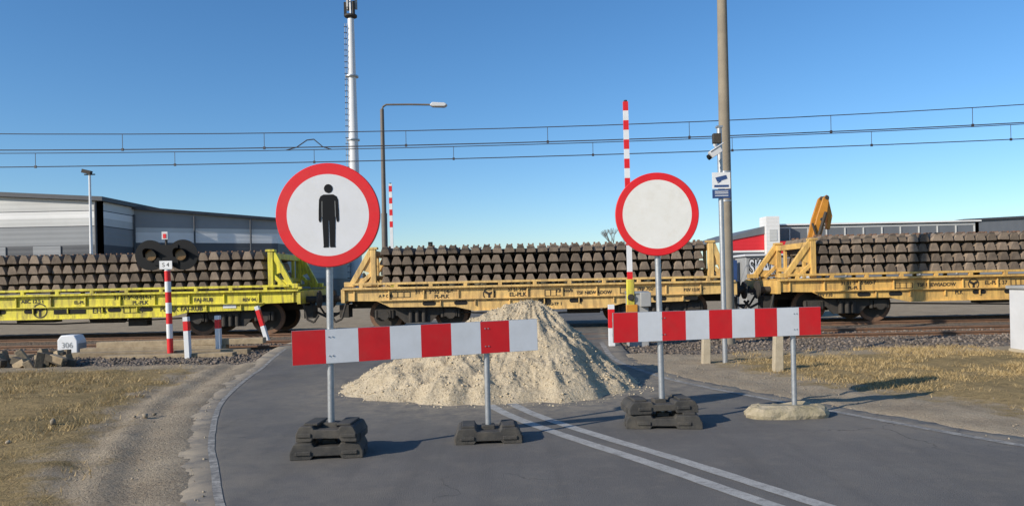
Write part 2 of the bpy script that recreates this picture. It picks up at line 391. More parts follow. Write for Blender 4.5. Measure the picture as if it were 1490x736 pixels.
# dry grass
NB=260000
side=rng.random(NB)<.55
y=np.where(side,3.6+rng.random(NB)**1.2*10.4,7.2+rng.random(NB)*6.9)
off=np.where(side,.7+rng.random(NB)**.8*11,1.3+rng.random(NB)**.8*11)
x=np.where(side,Lx(y)-off,Rx(y)+off)
msk=np.array([fbm(a,b_,.55,21,3)+.7*fbm(a,b_,3.0,12,3) for a,b_ in zip(x,y)])
keep=(msk+rng.normal(0,.15,NB)>-.06+.5*np.exp(-(off-.7)/.4)+.5*np.clip((y-12.2)/1.5,0,1))&(np.abs(x)<19)
x=x[keep];y=y[keep];msk=msk[keep]; nb_=len(x)
h=rng.uniform(.015,.05,nb_)*(1+1.3*np.clip(msk,0,1)); a=rng.uniform(0,6.28,nb_); wd=rng.uniform(.0018,.004,nb_)*(1+y*.06)
lean=rng.uniform(.4,1.8,nb_)*h; la=rng.uniform(0,6.28,nb_)
b0=np.stack([x-np.cos(a)*wd,y-np.sin(a)*wd,np.full(nb_,-.01)],1); b1=np.stack([x+np.cos(a)*wd,y+np.sin(a)*wd,np.full(nb_,-.01)],1)
tp=np.stack([x+np.cos(la)*lean,y+np.sin(la)*lean,h+.008],1)
V=np.stack([b0,b1,tp],1).reshape(-1,3); F=np.arange(nb_*3).reshape(-1,3)
m_gb,nt,b=nodes('dry_grass_blade'); g=N(nt,'ShaderNodeNewGeometry')
cr=N(nt,'ShaderNodeValToRGB'); nt.links.new(g.outputs['Random Per Island'],cr.inputs[0])
cr.color_ramp.elements[0].color=(.17,.125,.05,1); cr.color_ramp.elements[1].color=(.60,.44,.22,1)
e_=cr.color_ramp.elements.new(.3); e_.color=(.35,.245,.11,1)
nt.links.new(cr.outputs[0],b.inputs['Base Color']); b.inputs['Roughness'].default_value=.8; b.inputs['Specular IOR Level'].default_value=.15
raw('dry_grass',V,F,[m_gb])

# ---------------------------------------------------------------- rails
def rail(mb,y,zt):
    pr=[(-.036,0),(.036,0),(.036,-.035),(.012,-.05),(.012,-.13),(.07,-.15),(.07,-.165),(-.07,-.165),(-.07,-.15),(-.012,-.13),(-.012,-.05),(-.036,-.035)]
    mb.prism([(-120,y+a,zt+c) for a,c in pr],(240,0,0),M_rust)
for nm,yc in (('railway_track',17.22),('railway_track',21.22)):
    t=top(nm); mb=MB(); rail(mb,yc-.75,.122); rail(mb,yc+.75,.122); mb.done('rails',t)
    mb=MB(); xx=-24.0
    while xx<30:
        if not(-5.6<xx<3): mb.box((xx,yc,-.07),(.26,2.5,.18),M_slp)
        xx+=.6
    mb.done('sleepers',t,bevel=.02)

# ---------------------------------------------------------------- wagons with sleepers
Y0,Y1=19.8,22.6
def sleeper_stack(parent,xa,xb,z0,rows=4,pitch=.303,rh=.268):
    mb=MB(); n=int((xb-xa)/pitch)
    for r_ in range(rows):
        zb=z0+r_*rh
        for i in range(n):
            cx=xa+pitch*(i+.5)+random.gauss(0,.010)+ (r_%2)*.03; dy=random.gauss(0,.03); dz=random.gauss(0,.006); k=random.uniform(.93,1.05)
            wb,wt,h=.132*k,.062*k,.215
            pr=[(-wb,0),(wb,0),(wb-.002,.05),(wt+.018,h-.03),(wt,h),(-wt,h),(-wt-.018,h-.03),(-wb+.002,.05)]
            a=random.gauss(0,.025)
            pts=[(cx+px*math.cos(a)-pz*math.sin(a),Y0+.12+dy,zb+dz+px*math.sin(a)+pz) for px,pz in pr]
            mb.prism(pts,(random.gauss(0,.02),2.55,0),M_slp)
            if r_==rows-1:
                for yy in (.42,2.0):
                    mb.box((cx-.06,Y0+.12+yy,zb+h+.02),(.04,.16,.05),M_rust); mb.box((cx+.06,Y0+.12+yy,zb+h+.02),(.04,.16,.05),M_rust)
        if r_<rows-1:
            mb.box(((xa+xb)/2,Y0+1.35,zb+.135),(xb-xa-.15,.10,.266),M_wdark)  # added filler beam, blocks sky between sleepers so the gaps stay dark
            for yy in (.5,2.05): mb.box(((xa+xb)/2,Y0+.12+yy,zb+.215+.03),(xb-xa-.1,.09,.055),M_wdark)
        else: mb.box(((xa+xb)/2,Y0+1.35,zb+.08),(xb-xa-.15,.10,.15),M_wdark)  # same added filler, lower, inside the top row
    mb.done('sleeper_stack',parent,bevel=.008,smooth=False)
def wagon(x0,x1,sx0,sx1,ym,el,er,zs=1.40):
    T=top('flat_wagon'); L=x1-x0; xc=(x0+x1)/2
    mb=MB()
    for yy in (Y0+.06,Y1-.09):
        mb.prism([(x0,yy,1.28),(x1,yy,1.28),(x1,yy,.99),(x1-.9,yy,.97),(x1-1.25,yy,.80),(x1-3,yy,.78),(x1-3.5,yy,.66),(x0+3.5,yy,.66),(x0+3,yy,.78),(x0+1.25,yy,.80),(x0+.9,yy,.97),(x0,yy,.99)],(0,.03,0),ym)
    mb.box((xc,(Y0+Y1)/2,1.262),(L-.06,Y1-Y0-.26,.03),M_dark)
    mb.done('side_sills',T)
    mb=MB()
    for yy in (Y0+.03,Y1-.03):
        mb.box((xc,yy,1.31),(L,.16,.055),ym)
        mb.box((xc,yy,.985),(L-1.9,.10,.028),ym)
        mb.box((xc,yy+.005,.672),(L-7.1,.11,.025),ym)
        mb.box((xc,yy-.01,1.435),(L-.5,.07,.06),ym)
    x=x0+.3;k=0
    while x<x1-.1:
        mb.box((x,Y0+.036,1.135),(.035,.045,.27),ym)
        mb.box((x+.2,Y0+.02,1.372),(.10,.08,.068),ym); mb.box((x+.2,Y1-.02,1.372),(.10,.08,.068),ym)
        if x0+1.3<x<x1-1.3: mb.box((x+.45,Y0+.036,.89),(.03,.045,.16),ym)
        x+=.93;k+=1
    for xx in (x0,x1): mb.box((xx,(Y0+Y1)/2,1.12),(.10,Y1-Y0,.36),ym)
    mb.done('sill_flanges_and_ribs',T,bevel=.006)
    mb=MB()
    x=x0+2.3
    while x<x1-2:
        for sgn in (0,.85):
            c=(x+sgn,.885); pts=[]
            for q in range(20):
                a=2*math.pi*q/20; pts.append((c[0]+(.12 if math.cos(a)>0 else -.12)+.058*math.cos(a),Y0+.052,c[1]+.058*math.sin(a)))
            mb.prism(pts,(0,.012,0),M_slot)  # flat black ovals, no cut openings: their inner shade is put in as colour
        x+=3.1
    mb.done('hole_shade_ovals',T)
    for bxc in (x0+1.95,x1-1.95):
        mb=MB()
        for yy in (Y0+.34,Y1-.42):
            mb.prism([(bxc-1.15,yy,.60),(bxc-1.15,yy,.74),(bxc-.5,yy,.78),(bxc+.5,yy,.78),(bxc+1.15,yy,.74),(bxc+1.15,yy,.60),(bxc+.55,yy,.56),(bxc+.35,yy,.36),(bxc-.35,yy,.36),(bxc-.55,yy,.56)],(0,.09,0),M_dark)
            for q in (-.18,0,.18): mb.cyl((bxc+q,yy-.04,.38),(bxc+q,yy-.04,.70),.06,M_dark,n=10)
            for sg in (-.9,.9):
                mb.cyl((bxc+sg,yy-.08,.58),(bxc+sg,yy+.12,.58),.13,M_dark,n=14); mb.box((bxc+sg,yy-.01,.62),(.34,.12,.20),M_dark)
                mb.cyl((bxc+sg-.22,yy,.50),(bxc+sg-.22,yy,.72),.05,M_dark,n=8); mb.cyl((bxc+sg+.22,yy,.50),(bxc+sg+.22,yy,.72),.05,M_dark,n=8)
        mb.box((bxc,(Y0+Y1)/2,.8),(.5,2.2,.3),M_dark)
        for sg in (-.9,.9):
            mb.cyl((bxc+sg,20.3,.58),(bxc+sg,22.1,.58),.08,M_dark)
            for yy in (20.44,21.9):
                mb.cyl((bxc+sg,yy,.58),(bxc+sg,yy+.1,.58),.46,M_rust,n=36); 
                mb.cyl((bxc+sg,yy-.004,.58),(bxc+sg,yy+.0,.58),.36,M_dark,n=30)
        mb.done('bogie',T)
    mb=MB(); mb.box((xc,21.2,.95),(L,.5,.4),M_dark); mb.box((xc-.6,20.4,.72),(1.0,.4,.3),M_dark); mb.cyl((xc+.8,20.5,.68),(xc+1.7,20.5,.68),.17,M_dark)
    mb.box((xc+2.2,20.35,.6),(.5,.3,.35),M_dark)
    mb.tube([(x0+3,20.2,.62),(xc,20.2,.52),(x1-3,20.2,.62)],.02,M_dark)
    mb.done('underframe',T)
    mb=MB()
    def endf(xs,xe,s):
        for yy in (Y0+.12,Y1-.12):
            mb.box((xs,yy,1.86),(.14,.16,1.0),ym)
            mb.beam((xs+.06*s,yy,2.33),(xe-.12*s,yy,1.38),.12,.14,ym)
            mb.beam((xs+.02*s,yy,1.75),(xs+.42*s,yy,1.38),.10,.10,ym)
            mb.prism([(xs+.05*s,yy-.02,2.2),(xs+.34*s,yy-.02,1.98),(xs+.30*s,yy-.02,1.80),(xs+.05*s,yy-.02,1.72)],(0,.04,0),ym)
            mb.box((xs,yy,2.39),(.24,.2,.06),ym)
            mb.box((xe-.1*s,yy,1.43),(.30,.18,.13),ym)
            mb.box(((xs+xe)/2,yy,1.50),(abs(xe-xs)*.5,.05,.20),ym)
        mb.box((xs,(Y0+Y1)/2,2.25),(.12,Y1-Y0-.3,.16),ym); mb.box((xs,(Y0+Y1)/2,1.6),(.10,Y1-Y0-.3,.12),ym)
        for q in (-.7,.7): mb.box((xs,(Y0+Y1)/2+q,1.8),(.08,.1,.9),ym)
    if el: endf(sx0-.14,x0+.08,-1)
    if er: endf(sx1+.14,x1-.08,1)
    mb.done('end_frames',T,bevel=.008)
    mb=MB()
    for xx,s in ((x0,-1),(x1,1)):
        for yy in (20.35,22.1):
            mb.cyl((xx,yy,1.05),(xx+.38*s,yy,1.05),.09,M_dark); mb.cyl((xx+.38*s,yy,1.05),(xx+.43*s,yy,1.05),.24,M_dark,n=24)
        mb.box((xx+.15*s,21.2,1.0),(.45,.12,.12),M_dark); mb.box((xx+.1*s,20.6,.7),(.25,.5,.35),M_dark)
        mb.tube([(xx,20.75,1.0),(xx+.2*s,20.7,.7),(xx+.5*s,20.7,.55),(xx+.65*s,20.75,.75)],.035,M_dark)
        mb.tube([(xx,21.5,1.0),(xx+.25*s,21.5,.6),(xx+.6*s,21.5,.6)],.03,M_dark)
        mb.tube([(xx,20.2,.95),(xx+.12*s,20.15,.5),(xx+.3*s,20.15,.42),(xx+.42*s,20.2,.62)],.03,M_dark)
    mb.done('buffers_and_couplings',T)
    sleeper_stack(T,sx0,sx1,zs)
    return T
W1=wagon(-19.2,-5.72,-18.2,-6.62,M_ylw,True,True,1.36)
W2=wagon(-4.54,5.98,-3.58,5.22,M_org,True,True,1.40)
W3=wagon(7.15,20.6,8.25,19.6,M_org2,True,False,1.46)
yt=Y0+.054
def lbl(T,items):
    for s,x,z,sz in items: text('lettering',s,sz*1.2,(x,yt,z),M_ltext,T,offset=.004)
lbl(W2,[('31 51 3935 914-8',-2.1,1.19,.12),('PL-PLK',-1.9,1.06,.11),('EL-PLK',.15,1.07,.13),('TSF NIEWIADOW',2.2,1.08,.10),('PKP 7026',3.6,1.15,.10),('37 51 3949-6',.2,1.2,.10),('REV 12.05.19',4.9,1.1,.09),('120 km/h',1.4,1.15,.10),('A B C D',-3.4,1.1,.09),('EMG-TR 1',1.1,.80,.09)])
lbl(W1,[('31 51 3960 018-1',-10.2,1.2,.12),('PL-PLK',-10.0,1.06,.12),('FAJ-RUB',-8.3,1.1,.12),('EHA',-11.1,.87,.17),('REV 04.11',-7.0,1.08,.10),('EL-PLK',-11.6,1.1,.1),('ABC 12.5 t',-12.9,1.15,.11),('PL-PLK FAJ-RUB',-8.9,.87,.14)])
lbl(W3,[('TSF NIEWIADOW',11.4,1.1,.11),('31 51 3935 660-7',9.3,1.19,.11),('PL-PLK',9.2,1.06,.10),('EL-PLK 37',13,1.12,.12),('REV 7.10',8.4,.88,.09),('PLK',12,.88,.11)])
def emblem(T,x,z,r):
    mb=MB()
    for k in range(28):
        a0=2*math.pi*k/28;a1=2*math.pi*(k+1)/28
        mb.add([(x+r*math.cos(a0),yt,z+r*math.sin(a0)),(x+r*math.cos(a1),yt,z+r*math.sin(a1)),(x+r*.84*math.cos(a1),yt,z+r*.84*math.sin(a1)),(x+r*.84*math.cos(a0),yt,z+r*.84*math.sin(a0))],[(0,1,2,3)],M_ltext)
    for a in (.5,2.6,4.7):
        mb.beam((x,yt,z),(x+r*.8*math.cos(a),yt,z+r*.8*math.sin(a)),.002,.06,M_ltext)
    mb.done('emblem',T)
def panel(T,x,z,w,h,m):
    mb=MB(); mb.box((x,Y0+.05,z),(w,.008,h),m); mb.done('data_panel',T)
def frame(T,x,z,w,h,n=3):
    mb=MB(); t=.016
    for zz in (z-h/2,z+h/2): mb.box((x,yt,zz),(w,.004,t),M_ltext)
    for k in range(n+1): mb.box((x-w/2+w*k/n,yt-.003,z),(t,.004,h),M_ltext)
    mb.done('marking_grid',T)
emblem(W2,-.62,1.1,.17); emblem(W1,-12.7,.90,.2); emblem(W3,12.4,1.1,.15)
panel(W1,-11.9,.86,.85,.12,M_slot); panel(W1,-7.6,.93,.35,.12,M_white)
frame(W1,-10.2,.9,.5,.2); frame(W2,-3.0,1.13,.5,.14); frame(W2,1.1,1.1,.45,.16); frame(W2,3.2,1.12,.6,.15,2); frame(W3,10.5,1.1,.5,.15); frame(W3,13.6,1.12,.4,.16)
panel(W3,13.6,.9,.4,.14,M_bgrey)

T=top('wagon_crane'); mb=MB()
for yy in (21.0,21.35):
    mb.prism([(8.55,yy,2.4),(8.78,yy,2.4),(8.98,yy,3.05),(9.07,yy,3.62),(9.0,yy,3.70),(8.90,yy,3.62),(8.70,yy,3.05)],(0,.07,0),M_craney)
mb.prism([(9.0,21.12,3.66),(9.10,21.12,3.58),(9.20,21.12,3.1),(9.12,21.12,2.72),(9.03,21.12,2.74),(9.06,21.12,3.1),(8.95,21.12,3.5)],(0,.16,0),M_craney)
mb.cyl((8.62,20.9,2.3),(8.92,20.9,3.2),.045,M_dark); mb.box((8.7,21.2,2.2),(.6,.6,.5),M_craney); mb.box((8.7,21.2,1.7),(.4,.4,.6),M_dark)
mb.cyl((8.55,20.95,2.9),(8.68,20.95,2.45),.03,M_dark)
mb.cyl((9.0,20.98,3.62),(9.0,21.44,3.62),.06,M_dark); mb.cyl((8.84,20.97,3.0),(8.84,21.44,3.0),.05,M_dark)
mb.done('jib',T,bevel=.01)

# ---------------------------------------------------------------- signs & barrier boards
def disc_sign(parent,c,R,rin,face,yaw=0):
    mb=MB(); n=96
    M=Matrix.Translation(c)@Matrix.Rotation(yaw,4,'Z')
    mb.cyl((0,.014,0),(0,.03,0),R,M_galv,n=n)
    for k in range(n):
        a0=2*math.pi*k/n;a1=2*math.pi*(k+1)/n
        def P(r,a,y): return (r*math.cos(a),y,r*math.sin(a))
        mb.add([P(R,a0,.012),P(R,a1,.012),P(rin,a1,.012),P(rin,a0,.012)],[(0,1,2,3)],M_red)
        mb.add([P(R,a0,.012),P(R,a1,.012),P(R+.006,a1,.018),P(R+.006,a0,.018)],[(0,1,2,3)],M_red)
        mb.add([P(R+.006,a0,.018),P(R+.006,a1,.018),P(R+.006,a1,.045),P(R+.006,a0,.045)],[(0,1,2,3)],M_galv)
    mb.add([(rin*math.cos(2*math.pi*k/n),.012,rin*math.sin(2*math.pi*k/n)) for k in range(n)],[tuple(range(n))],face)
    mb.box((0,.045,R*.45),(.5*R,.03,.04),M_galv); mb.box((0,.045,-R*.45),(.5*R,.03,.04),M_galv)
    return mb.done('sign_face',parent,M=M)
def post(parent,x,y,ztop,r=.029,lean=(0,0),m=M_galv):
    mb=MB(); mb.cyl((x,y,.05),(x+lean[0],y+lean[1],ztop),r,m,n=20); mb.cyl((x+lean[0],y+lean[1],ztop),(x+lean[0],y+lean[1],ztop+.012),r*1.04,M_black,n=20)
    return mb.done('post',parent)
def rubber(parent,x,y,z,yaw,s=1.0,wd=.58,dp=.36,h=.115):
    mb=MB(); M=Matrix.Translation((x,y,z))@Matrix.Rotation(yaw,4,'Z')
    a=wd/2
    pr=[(-a,0),(-.13,0),(-.11,.028),(.11,.028),(.13,0),(a,0),(a,.06),(a-.03,h-.01),(a-.05,h),(.12,h),(.10,h-.03),(-.10,h-.03),(-.12,h),(-a+.05,h),(-a+.03,h-.01),(-a,.06)]
    mb.prism([(px,-dp/2,pz) for px,pz in pr],(0,dp,0),M_rubber)
    for sx in (-1,1):
        mb.box((sx*(a-.12),0,h+.008),(.12,dp*.8,.02),M_rubber)
        mb.box((sx*(a-.015),0,.03),(.05,dp*.5,.05),M_rubber)
    for q in(-.1,.1): mb.box((q*1.9,-dp/2-.006,.055),(.13,.015,.035),M_rubber)
    mb.box((0,0,h-.02),(.12,.12,.05),M_rubber)
    return mb.done('rubber_block',parent,bevel=.008,smooth=False,M=M)
def board(parent,p0,p1,zc,h,n,yoff=-.045,z1=None):
    p0=Vector((p0[0],p0[1],zc)); p1=Vector((p1[0],p1[1],z1 or zc)); d=(p1-p0); L=d.length; ang=math.atan2(d.y,d.x); pit=math.asin(d.z/L)
    M=Matrix.Translation(p0)@Matrix.Rotation(ang,4,'Z')@Matrix.Rotation(-pit,4,'Y')
    mb=MB()
    for k in range(n):
        xa=L*k/n; xb=L*(k+1)/n; m=M_red if k%2==0 else M_white
        mb.add([(xa,yoff,-h/2),(xb,yoff,-h/2),(xb,yoff,h/2),(xa,yoff,h/2)],[(0,1,2,3)],m)
    mb.box((L/2,yoff+.013,0),(L+.004,.022,h+.004),M_galv)
    for zz in (-h*.25,h*.25): mb.box((L/2,yoff+.03,zz),(L,.012,.03),M_galv)
    o=mb.done('striped_board',parent,M=M)
    return M
def rivets(parent,M,xs,h,yoff=-.045):
    mb=MB()
    for x in xs:
        for z in (-h*.28,h*.28): mb.cyl((x,yoff-.005,z),(x,yoff+.001,z),.006,M_galv,n=10)
    mb.done('bolts',parent,M=M)

T=top('pedestrian_prohibition_sign')
lx,ly=-1.57,6.31
post(T,lx,ly,2.36,lean=(.02,0)); disc_sign(T,(-1.545,ly-.075,2.035),.434,.346,M_face,.02)
mb=MB(); s=.00587
def pp(pts,d=.0): return [(a*s,-d,b*s) for a,b in pts]
mb.prism([(6.2*s*math.cos(2*math.pi*k/24)+.0,.0,38*s+6.4*s*math.sin(2*math.pi*k/24)) for k in range(24)],(0,-.0015,0),M_black)
mb.prism(pp([(-7,29.5),(7,29.5),(11.5,27),(13.6,22),(14.4,6),(14.6,-7),(13.6,-10),(11.6,-10),(10.9,-7),(10.4,-2),(9.6,-3),(8.8,-24),(8.2,-44),(8.8,-46.5),(1.2,-46.5),(.7,-44),(.5,-8),(-.5,-8),(-.7,-44),(-1.2,-46.5),(-8.8,-46.5),(-8.2,-44),(-8.8,-24),(-9.6,-3),(-10.4,-2),(-10.9,-7),(-11.6,-10),(-13.6,-10),(-14.6,-7),(-14.4,6),(-13.6,22),(-11.5,27)]),(0,-.0015,0),M_black)
mb.prism(pp([(-9.6,20),(-9.0,20),(-9.3,-3),(-9.9,-3)],.0016),(0,-.0008,0),M_bgrey); mb.prism(pp([(9.6,20),(9.0,20),(9.3,-3),(9.9,-3)],.0016),(0,-.0008,0),M_bgrey)
mb.done('man_pictogram',T,smooth=False,M=Matrix.Translation((-1.537,ly-.065,2.035))@Matrix.Rotation(.02,4,'Z'))
rubber(T,lx-.02,ly+.02,0,.10,wd=.60,dp=.40,h=.135); rubber(T,lx+.01,ly-.0,.144,-.06,wd=.52,dp=.36,h=.13)

T=top('road_closed_sign')
rx,ry=1.45,7.26
post(T,rx,ry,2.36,lean=(-.02,0)); disc_sign(T,(1.427,ry-.075,2.065),.40,.335,M_face2,-.03)
rubber(T,rx,ry,0,-.12,wd=.72,dp=.40,h=.13); rubber(T,rx-.03,ry+.02,.139,.10,wd=.68,dp=.36,h=.12)

T=top('striped_road_barrier')
M=board(T,(-1.862,6.215),(.21,6.90),.922,.287,8,z1=.945); rivets(T,M,(.3,.33,1.68,1.71),.287)
post(T,-.245,6.75,1.06,.026); rubber(T,-.245,6.75,0,.05,wd=.60,dp=.36,h=.14)
T=top('striped_road_barrier')
M=board(T,(.956,7.14),(3.157,7.645),.975,.285,9,z1=.972); rivets(T,M,(.5,.53,1.95,1.98),.285)
post(T,2.87,7.58,1.11,.026)
mb=MB(); n=36
ring=[]
for zz,sc in ((-.01,1.0),(.035,1.03),(.075,.98),(.105,.90),(.12,.72)):
    for k in range(n):
        a=2*math.pi*k/n; rr=(abs(math.cos(a))**4+abs(math.sin(a))**4)**(-1/4)
        jx=1+.16*fbm(math.cos(a)*2,math.sin(a)*2+zz*4,1.2,31); ring.append((2.81+.41*rr*math.cos(a)*sc*jx,7.6+.2*rr*math.sin(a)*sc*jx,zz*(1+.25*fbm(a,zz,1.5,7))+.012*fbm(a*3,zz,4,7)))
fs=[(r_*n+k,r_*n+(k+1)%n,(r_+1)*n+(k+1)%n,(r_+1)*n+k) for r_ in range(4) for k in range(n)]+[tuple(range(4*n,5*n))]
mb.add(ring,fs,M_stone); mb.done('stone_slab_base',T,smooth=False)

# ---------------------------------------------------------------- poles
T=top('utility_pole'); mb=MB(); mb.cyl((4.51,15.5,-.1),(4.53,15.5,9.6),.142,M_conc,r1=.085,n=24)
mb.cyl((4.515,15.5,3.0),(4.515,15.5,3.04),.13,M_galv); mb.cyl((4.515,15.5,3.6),(4.515,15.5,3.64),.127,M_galv); mb.done('pole_shaft',T)
T=top('cctv_pole'); mb=MB(); mb.cyl((3.52,12.3,0),(3.50,12.3,3.92),.042,M_galv); mb.box((3.5,12.3,3.93),(.1,.1,.03),M_galv)
mb.beam((3.50,12.28,3.62),(3.36,12.1,3.60),.04,.04,M_galv); mb.done('pole_shaft',T)
mb=MB(); R=Matrix.Rotation(math.radians(-32),3,'Y')
mb.box((3.36,12.05,3.47),(.20,.12,.11),M_plas,R); mb.box((3.37,12.05,3.54),(.26,.15,.02),M_plas,R); mb.cyl((3.27,12.05,3.40),(3.235,12.05,3.378),.045,M_black)
mb.box((3.40,12.1,3.70),(.13,.10,.16),M_dark); mb.cyl((3.36,12.05,3.54),(3.40,12.1,3.64),.02,M_galv,n=8); mb.done('camera_housing',T,bevel=.012)
mb=MB(); mb.box((3.50,12.24,3.03),(.30,.012,.27),M_white); mb.box((3.50,12.24,2.81),(.30,.012,.145),M_blue)
for z_ in (3.15,2.9): mb.box((3.51,12.27,z_),(.1,.05,.03),M_galv)
mb.prism([(3.40,12.231,3.08),(3.58,12.231,3.12),(3.60,12.231,3.06),(3.43,12.231,3.01)],(0,-.002,0),M_blue)
mb.prism([(3.43,12.231,2.99),(3.45,12.231,2.99),(3.50,12.231,3.02),(3.48,12.231,3.03)],(0,-.002,0),M_blue)
mb.box((3.50,12.231,2.94),(.24,.003,.035),M_blue)
for z_ in (2.85,2.82,2.78): mb.box((3.50,12.232,z_),(.22,.003,.012),M_white)
mb.done('surveillance_notice',T)

T=top('street_lamp'); mb=MB()
sx_,sy_=-4.62,27.0
mb.cyl((sx_,sy_,0),(sx_,sy_,4),.11,M_lampp); mb.cyl((sx_,sy_,4),(sx_,sy_,7.8),.085,M_lampp,r1=.07)
mb.tube([(sx_,sy_,7.7),(sx_+.03,sy_,7.88),(sx_+.15,sy_,7.96),(sx_+1.0,sy_,7.95),(sx_+1.85,sy_,7.92)],.035,M_lampp,n=10); mb.done('pole_and_arm',T)
mb=MB(); mb.prism([(sx_+1.75,sy_-.13,7.90),(sx_+1.85,sy_-.13,8.0),(sx_+2.3,sy_-.13,7.97),(sx_+2.4,sy_-.13,7.90),(sx_+2.3,sy_-.13,7.82),(sx_+1.85,sy_-.13,7.84)],(0,.26,0),M_plas); mb.done('lamp_head',T,bevel=.03)

T=top('telecom_mast'); mb=MB(); mx,my=-14.75,70
mb.cyl((mx,my,0),(mx,my,15),.62,M_mastw,r1=.46); mb.cyl((mx,my,15),(mx,my,26.5),.46,M_mastw,r1=.30); mb.cyl((mx,my,26.5),(mx,my,29),.1,M_galv)
z=2
for sx in (-.68,-.5): mb.beam((mx+sx,my-.45,2),(mx+sx+.15,my-.3,26),.04,.04,M_galv)
while z<26: mb.box((mx-.6+.006*z,my-.4,z),(.3,.04,.06),M_dark); z+=.55
for zz in (8,15,21): mb.cyl((mx,my,zz),(mx,my,zz+.12),.62,M_galv)
mb.done('tapered_shaft',T)
mb=MB()
for a in range(6):
    an=a*math.pi/3+.2; r=.5; zz=27.4 if a%2 else 28.1
    mb.box((mx+r*math.cos(an),my+r*math.sin(an),zz),(.26,.2,1.3),M_dark if a%2 else M_bgrey,Matrix.Rotation(an,3,'Z')); mb.box((mx+r*.6*math.cos(an),my+r*.6*math.sin(an),zz),(.5,.06,.06),M_dark,Matrix.Rotation(an,3,'Z'))
mb.cyl((mx,my,26.7),(mx,my,26.85),.6,M_dark); mb.cyl((mx+.3,my-.3,29),(mx+.3,my-.3,30.3),.03,M_dark); mb.done('antenna_panels',T)

# ---------------------------------------------------------------- level crossing kit
def striped(mb,p0,p1,w,h,lens,mats,round_=False):
    p0=Vector(p0);p1=Vector(p1); L=(p1-p0).length; d=(p1-p0)/L; t=0
    for l,m in zip(lens,mats):
        a=p0+d*t; t2=min(L,t+l); b_=p0+d*t2; t=t2
        if round_: mb.cyl(a,b_,w,m,n=16)
        else: mb.beam(a,b_,w,h,m)
        if t>=L-1e-6: break
T=top('crossing_signal_light'); mb=MB(); px,py=-7.12,15.34
k=[M_red,M_white]*6
striped(mb,(px+.0,py,-.05),(px-.03,py,1.86),.06,0,[.45,.30,.22,.22,.22,.22,.22,.3],k,True)
mb.done('striped_post',T)
mb=MB(); cz=2.13
mb.box((px-.05,py+.02,cz),(.5,.05,.42),M_black)
for sx in (-.34,.34):
    c=Vector((px-.05+sx,py,cz))
    mb.cyl(c+Vector((0,.02,0)),c+Vector((0,.05,0)),.315,M_black,n=40)
    mb.cyl(c+Vector((0,.05,0)),c+Vector((0,.22,0)),.17,M_dark,n=24)
mb.done('backing_discs',T)
mb=MB()
for sx in (-.31,.31):
    c=Vector((px-.05+sx,py,cz)); mb.cyl(c+Vector((0,-.02,0)),c+Vector((0,.015,0)),.115,M_glass,n=28)
    n=26
    for kk in range(n):
        a0=math.radians(-20)+math.radians(220)*kk/n;a1=math.radians(-20)+math.radians(220)*(kk+1)/n
        r=.135
        f0=-.20*(.35+.65*max(0,math.sin(a0))); f1=-.20*(.35+.65*max(0,math.sin(a1)))
        mb.add([c+Vector((r*math.cos(a0),.015,r*math.sin(a0))),c+Vector((r*math.cos(a1),.015,r*math.sin(a1))),c+Vector((r*math.cos(a1),f1,r*math.sin(a1))),c+Vector((r*math.cos(a0),f0,r*math.sin(a0)))],[(0,1,2,3)],M_black)
    mb.cyl(c+Vector((0,.0,0)),c+Vector((0,.018,0)),.14,M_black,n=28)
mb.done('lamps_and_hoods',T)
mb=MB(); mb.box((px-.03,py-.06,1.92),(.26,.02,.17),M_white); mb.box((px-.05,py,2.53),(.12,.1,.16),M_plas); mb.box((px-.05,py-.055,2.52),(.06,.01,.09),M_red); mb.cyl((px-.05,py+.02,2.3),(px-.05,py+.02,2.5),.025,M_dark); mb.done('id_plate',T)
text('plate_text','S 4',.12,(px-.03,py-.073,1.92),M_ltext,T)

def short_post(x,y,h,lean,diag=0):
    mb=MB(); p0=Vector((x,y,-.03)); p1=Vector((x+lean[0],y+lean[1],h))
    R=(p1-p0).to_track_quat('Z','Y').to_matrix()
    segs=[(0,.50,M_white),(.50,.68,M_red if diag else M_white),(.68,.90,M_red),(.90,1.0,M_white)]
    for s0,s1,m in segs:
        mb.box(p0.lerp(p1,(s0+s1)/2),(.125,.10,(p1-p0).length*(s1-s0)),m,R)
    mb.done('crossing_marker_post',smooth=False,bevel=.006)
short_post(-6.60,15.0,.85,(-.03,0)); short_post(-6.33,15.9,.83,(-.02,0)); short_post(-6.02,18.2,.95,(-.28,0),1)
short_post(2.0,15.0,.92,(.0,0),1)

def boom(x,y,zt,yc):
    T=top('level_crossing_barrier'); mb=MB()
    lens=[];ms=[]; z=.95
    seq=[(.28,M_craney),(.35,M_red),(.25,M_white),(.3,M_white),(.3,M_red),(.9,M_white)]
    for l,m in seq: lens.append(l); ms.append(m); z+=l
    kk=0
    while z<zt: lens.append(.2); ms.append([M_red,M_white][kk%2]); kk+=1; z+=.2
    striped(mb,(x,y,.95),(x-.02,y,zt),.06,.105,lens,ms)
    mb.cyl((x-.02,y,zt),(x-.02,y,zt+.03),.035,M_dark)
    mb.done('boom',T)
    mb=MB(); mb.box((x+.16,y+.15,.55),(.42,.36,1.12),M_bgrey); mb.box((x+.16,y+.15,1.14),(.46,.40,.06),M_galv)
    mb.box((x-.0,y-.02,1.15),(.16,.08,.55),M_ylw); mb.box((x+.02,y-.03,.75),(.24,.07,.3),M_craney); mb.cyl((x,y-.1,1.05),(x,y+.1,1.05),.07,M_dark); mb.box((x+.3,y-.05,1.0),(.22,.16,.3),M_bgrey)
    mb.done('drive_cabinet',T,bevel=.015)
boom(2.46,15.4,5.12,0); boom(-4.03,25,4.8,0)

